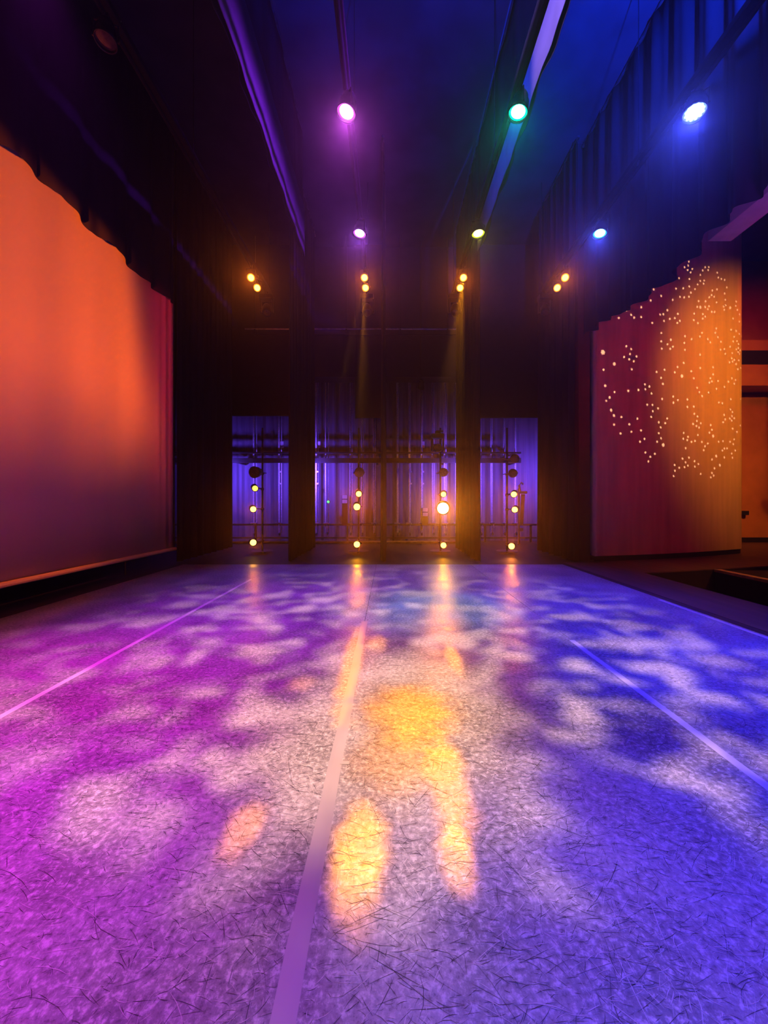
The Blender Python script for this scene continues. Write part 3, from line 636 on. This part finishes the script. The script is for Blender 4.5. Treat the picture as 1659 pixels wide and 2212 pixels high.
# ------------------------------------------------------------------ star projector aimed at the curved wall
STARS = {(1280,540): [(1160,640),(1258,638),(1152,745),(905,768),(905,895),(1098,952),(1293,865),(920,1080),(1360,525),(1420,485),(1483,585),(1632,533),(1575,730),(1612,742),(1512,940),(1650,885),(635,1140),(495,1282),(727,1222),(785,1277),(918,1265),(1127,1378),(1275,1218),(1335,1212),(1412,1137),(1350,1340),(1457,1300),(1552,1285),(1610,1205),(1645,1335),(1600,1375),(1295,1565),(1295,1722),(1308,1862),(1477,1692),(1412,1780),(1515,1825),(1465,1865),(195,1930,2),(637,1815),(730,1868),(707,1962),(597,2020),(830,2010),(692,2062),(778,2100),(410,2150,1.5)],
 (1450,540): [(278,155),(333,220),(318,295),(250,325),(310,380),(397,357),(365,422),(342,547),(547,470),(593,385),(640,325),(708,325),(697,378),(868,428),(888,520),(945,547),(1007,565),(1047,708),(548,585),(622,580),(610,635),(498,650),(450,738),(340,688),(228,722),(370,805),(335,882),(242,895),(775,765),(863,745),(1007,820),(760,850),(810,882),(717,893),(1020,938),(1225,972),(517,965),(648,968),(856,990),(490,1072),(550,1080,1.4),(640,1075),(710,1060),(692,1117),(987,1068),(1027,1042),(1000,1128),(1112,1090,1.4),(1215,1052),(1247,1130),(1290,1215),(765,1168),(817,1170),(433,1200),(597,1210),(642,1257),(595,1295),(425,1322),(503,1378),(1165,1293),(1285,1350),(848,1480),(832,1562),(580,1562),(540,1632),(260,1625),(383,1683),(248,1752),(260,1885),(688,1680),(737,1740),(880,1645),(937,1730),(1130,1505),(1225,1525),(1215,1568),(1287,1585),(1325,1625),(1372,1630),(1187,1637),(1168,1725),(1240,1718),(1270,1775),(1347,1727),(1425,1705),(1112,1825),(1147,1830),(1265,1850),(1227,1875),(1395,1845),(1435,1865),(1300,1895),(1262,1925),(930,1880),(1000,1872),(1020,1958),(1150,1945),(1290,1960),(1377,1960),(1440,2010),(543,1975),(235,2130),(1140,2045),(1190,2075),(1275,2080),(1100,2120),(1155,2105),(1225,2150)],
 (1280,790): [(207,78),(740,68),(1208,117),(1358,75),(1552,125),(1605,25),(1293,228),(1328,342),(240,378,1.2),(415,498),(323,598,1.2),(260,662),(675,475),(865,458),(988,352),(1072,392),(995,445),(1113,525),(1312,627),(1520,582),(1610,650),(1525,697),(1030,735),(1130,740),(1235,805),(1137,857),(1107,965),(350,840,1.2),(403,940,1.2),(545,968),(405,1112),(695,1105),(845,998),(528,1278),(733,1245),(915,1220),(980,1380),(895,1433),(1408,995),(1372,1082),(1248,1067),(1285,1163),(1250,1272),(1290,1367),(1217,1432),(1333,1495,1.5),(997,1638),(1090,1717),(1175,1660),(1052,1805),(1548,1873),(1635,1925),(1553,1980),(1530,2083)],
 (1450,790): [(203,195,1.5),(380,105),(548,42),(428,240),(488,415),(530,498),(583,572),(305,635),(305,777),(425,772),(788,30),(788,160),(738,235),(720,318),(768,295),(883,285),(853,435),(705,505),(1077,300),(1142,237),(1215,270),(1190,340),(1003,400),(1312,45),(1257,68),(1367,100),(1385,10),(1372,195),(1400,275),(1432,340),(1320,465),(1345,515),(1435,485),(1340,585),(1310,625),(1378,630),(1340,668),(1360,705),(1397,710),(1425,870),(1355,818),(1123,630),(898,695),(965,710),(1117,825),(1155,875),(997,927),(1145,950),(1018,1012),(980,1065),(1105,995),(1187,992),(1140,1035),(1170,1065),(1355,950),(1397,942),(1415,985),(1385,1015),(1305,1130),(1240,1250),(1157,1187),(435,907),(495,958),(482,1043),(412,1098),(558,1085),(473,1138),(525,1168),(745,1120),(767,1207),(720,1263),(790,1328,1.4),(503,1305),(235,1267),(228,1378),(317,1340),(302,1405),(383,1437),(448,1418),(578,1437),(690,1467),(637,1520),(613,1593),(272,1555),(893,1433),(975,1422),(1108,1435),(1187,1388),(1170,1480),(1003,1562),(1053,1562),(965,1600),(1207,1597),(1140,1655),(1155,1735),(848,1705,1.3),(768,1768),(1000,1727),(213,1752),(335,1733),(270,1822),(313,1883),(250,1913),(440,1800),(513,1855),(445,1903),(555,2040),(917,1875,1.3),(815,1937),(767,2022),(800,2072),(748,2105)]}
def wall_hit(px, py):
    k = (px-VX)/FPX
    lo, hi = 0.0, 1.0
    for _ in range(40):
        mid = (lo+hi)/2; x, y = wall_u(mid)
        if x/y < k: lo = mid
        else: hi = mid
    x, y = wall_u(lo); return Vector((x, y, H+(VY-py)*y/FPX))
PJ = Vector((7.2, 2.2, 4.2)); PT = wall_hit(1500, 830)
MP = aim_matrix(PJ, PT); MPI = MP.inverted()
cu = bpy.data.curves.new('gobo_plate', 'CURVE'); cu.dimensions = '2D'; cu.fill_mode = 'BOTH'
def spline(ps):
    s = cu.splines.new('POLY'); s.points.add(len(ps)-1); s.use_cyclic_u = True
    for q, p_ in zip(s.points, ps): q.co = (p_[0], p_[1], 0, 1)
PZ = 0.20
spline([(-.30,-.30),(.30,-.30),(.30,.30),(-.30,.30)])
done = []
for (ox, oy), L_ in STARS.items():
    for st in L_:
        px, py = ox+st[0]/8.7316, oy+st[1]/8.7316; big = st[2] if len(st) > 2 else 1.0
        q = MPI @ wall_hit(px, py); x, y = q.x*PZ/-q.z, q.y*PZ/-q.z; rr = .034*big*PZ/-q.z
        if any((x-a)**2+(y-b)**2 < (rr+c_)**2*1.05 for a, b, c_ in done): continue
        done.append((x, y, rr)); a0 = random.uniform(0, 1)
        spline([(x+rr*(1 if k % 2 == 0 else .62)*math.cos(a0+PI*k/6), y+rr*(1 if k % 2 == 0 else .62)*math.sin(a0+PI*k/6)) for k in range(12)])
tmp = bpy.data.objects.new('tmp', cu); COL.objects.link(tmp); bpy.context.view_layer.update()
me = bpy.data.meshes.new_from_object(tmp.evaluated_get(bpy.context.evaluated_depsgraph_get())); COL.objects.unlink(tmp); bpy.data.objects.remove(tmp)
pj = empty('star_projector', PJ+Vector((0,0,.35))); tag(pj, 'black projector lamp outside the picture throwing stars on the curved wall', 'projector')
me.materials.clear(); me.materials.append(M['metal_black'])
plate = bpy.data.objects.new('gobo_plate', me); COL.objects.link(plate); plate.parent = pj; plate.matrix_parent_inverse = Matrix.Translation(-Vector(pj.location)); plate.matrix_basis = MP @ Matrix.Translation((0,0,-PZ))
mb = MB()
for a, b in (((-.32,-.32,-.26),(-.30,.32,.1)), ((.30,-.32,-.26),(.32,.32,.1)), ((-.32,-.32,-.26),(.32,-.30,.1)), ((-.32,.30,-.26),(.32,.32,.1)), ((-.32,-.32,.1),(.32,.32,.12))): mb.box(a, b, MP)
mb.build('housing', 'metal_black', pj)
MB().tube([PJ+Vector((0,0,.3)), (PJ.x, PJ.y, 9.5)], .025, 8).build('hanging_pipe', 'metal_black', pj)
spot('star_beam', PJ, PT, (1, .55, .30), 3800, 120, 0.0, 0.0, pj)

# ------------------------------------------------------------------ washes from lamps out of the picture
def wash(loc, tgt, col, power, angle, label, blend=1.0, radius=.1, gobo=None, stand=False, bar=False):
    o = par((loc[0], loc[1], loc[2]+.28), loc, tgt, 'glass_dark', label, 'wash lamps outside the picture', r=.12, light=dict(col=col, power=power, angle=angle, blend=blend, radius=radius, gobo=gobo))
    if not bar: MB().tube([(loc[0], loc[1]-.3, 0.0), (loc[0], loc[1]-.3, loc[2]+.28), (loc[0], loc[1], loc[2]+.28)] if stand else [(loc[0], loc[1], loc[2]+.27), (loc[0], loc[1], 9.5)], .02, 8).build('stand_pole' if stand else 'hanging_pipe', 'metal_black', o)
    return o
# screen: unseen lamps added on stands near the viewer
wash((-2.5, -1.8, 2.6), (CX, 5.0, 3.6), (1, .135, .002), 10500, 80, 'added orange lamp with drawn falloff on a stand behind the viewer', blend=.3, gobo=screen_falloff, stand=True)
wash((-2.0, -1.2, 2.4), (CX, 7.4, 3.4), (1, .012, .03), 4200, 34, 'added red lamp on a stand for the far end of the screen', blend=.5, gobo=screen_end_falloff, stand=True)
wash((-2.0, -.6, 2.2), (CX, 6.2, 1.4), (1, .012, .04), 330, 50, 'added red lamp on a stand for the foot of the screen', stand=True, gobo=screen_foot_falloff)
# added lamps that put violet and blue light on the border hems
wash((1.65, 3.3, 6.27), (-1.9, 6.6, 7.1), (.26, .02, 1), 4600, 70, 'added violet lamp lighting the hem beside the magenta lamp', gobo=hem_left_falloff, bar=True)
wash((-.54, 3.0, 6.27), (2.0, 4.4, 7.2), (.28, .18, 1), 2600, 70, 'added pale violet lamp lighting the hem over the green lamp', gobo=hem_near_falloff, bar=True)
wash((-.54, 3.5, 6.27), (2.0, 6.3, 7.2), (.01, .05, 1), 2000, 60, 'added blue lamp lighting the hem over the green lamp', gobo=hem_far_falloff, bar=True)
# curved wall: warm washes from the house
wash((8.6, 4.0, 6.6), wall_hit(1600, 850), (1, .24, .006), 2100, 66, 'amber wash lamp in the house for the curved wall')
wash((6.6, 3.0, 5.0), wall_hit(1430, 900), (1, .035, .08), 320, 95, 'red wash lamp in the house for the curved wall')
wash((9.4, 7.2, 7.6), (12.0, 13.0, 5.2), (1, .03, .03), 420, 70, 'added red lamp in the house for the balcony front')  # added lamp that brings red onto the balcony
wash((10.5, 8.0, 4.2), (11.6, 13.0, 1.2), (1, .20, .01), 260, 60, 'added amber lamp in the house for the lower wall')  # added lamp that warms the lower house wall
# breakup pattern over the dance floor
wash((.5, 0.3, 6.9), (.15, 3.3, 0), (1, .62, .36), 5200, 58, 'pattern lamp behind the viewer for the dance floor', radius=.07, gobo=gobo_pattern(2.9, .47, .67, 5.0, YB))
# far wing: blue lamps added out of sight to light the back wall
for x, w_ in ((-5.6, 'behind the wide leg drape'), (-2.6, 'behind the narrow leg drape'), (2.45, 'behind the drape beside the dazzling lamp'), (5.15, 'behind the red lit drape')):
    wash((x, 11.95, 2.3), (x, 13.6, 2.2), (.13, .055, 1), 620, 150, 'added blue lamp inside the far wing '+w_, stand=True)
wash((1.0, 12.0, 4.9), (.4, 12.6, 0), (1, .30, .02), 320, 50, 'added amber lamp over the low ledge')  # added lamp for the orange glow on the ledge
# unseen uplights added for the blue glow on the black ceiling and the valance
wash((.6, 2.6, 6.6), (.7, 4.7, 9.5), (.006, .03, 1), 2600, 110, 'added blue uplight above the viewer between the violet lit hems')
wash((3.2, 2.4, 6.4), (3.4, 4.6, 9.5), (.004, .035, 1), 9000, 110, 'added blue uplight above the viewer beside the valance')
wash((8.6, 2.6, 4.6), (6.6, 6.3, 0), (1, .22, .010), 700, 32, 'added amber lamp in the house for the pit edge')  # added lamp that brightens the lip of the pit
wash((2.7, 0.2, 1.9), (4.95, 4.4, 5.4), (.42, .04, 1), 700, 22, 'added violet lamp on a low stand for the proscenium header', stand=True)  # added lamp standing in for violet spill from below
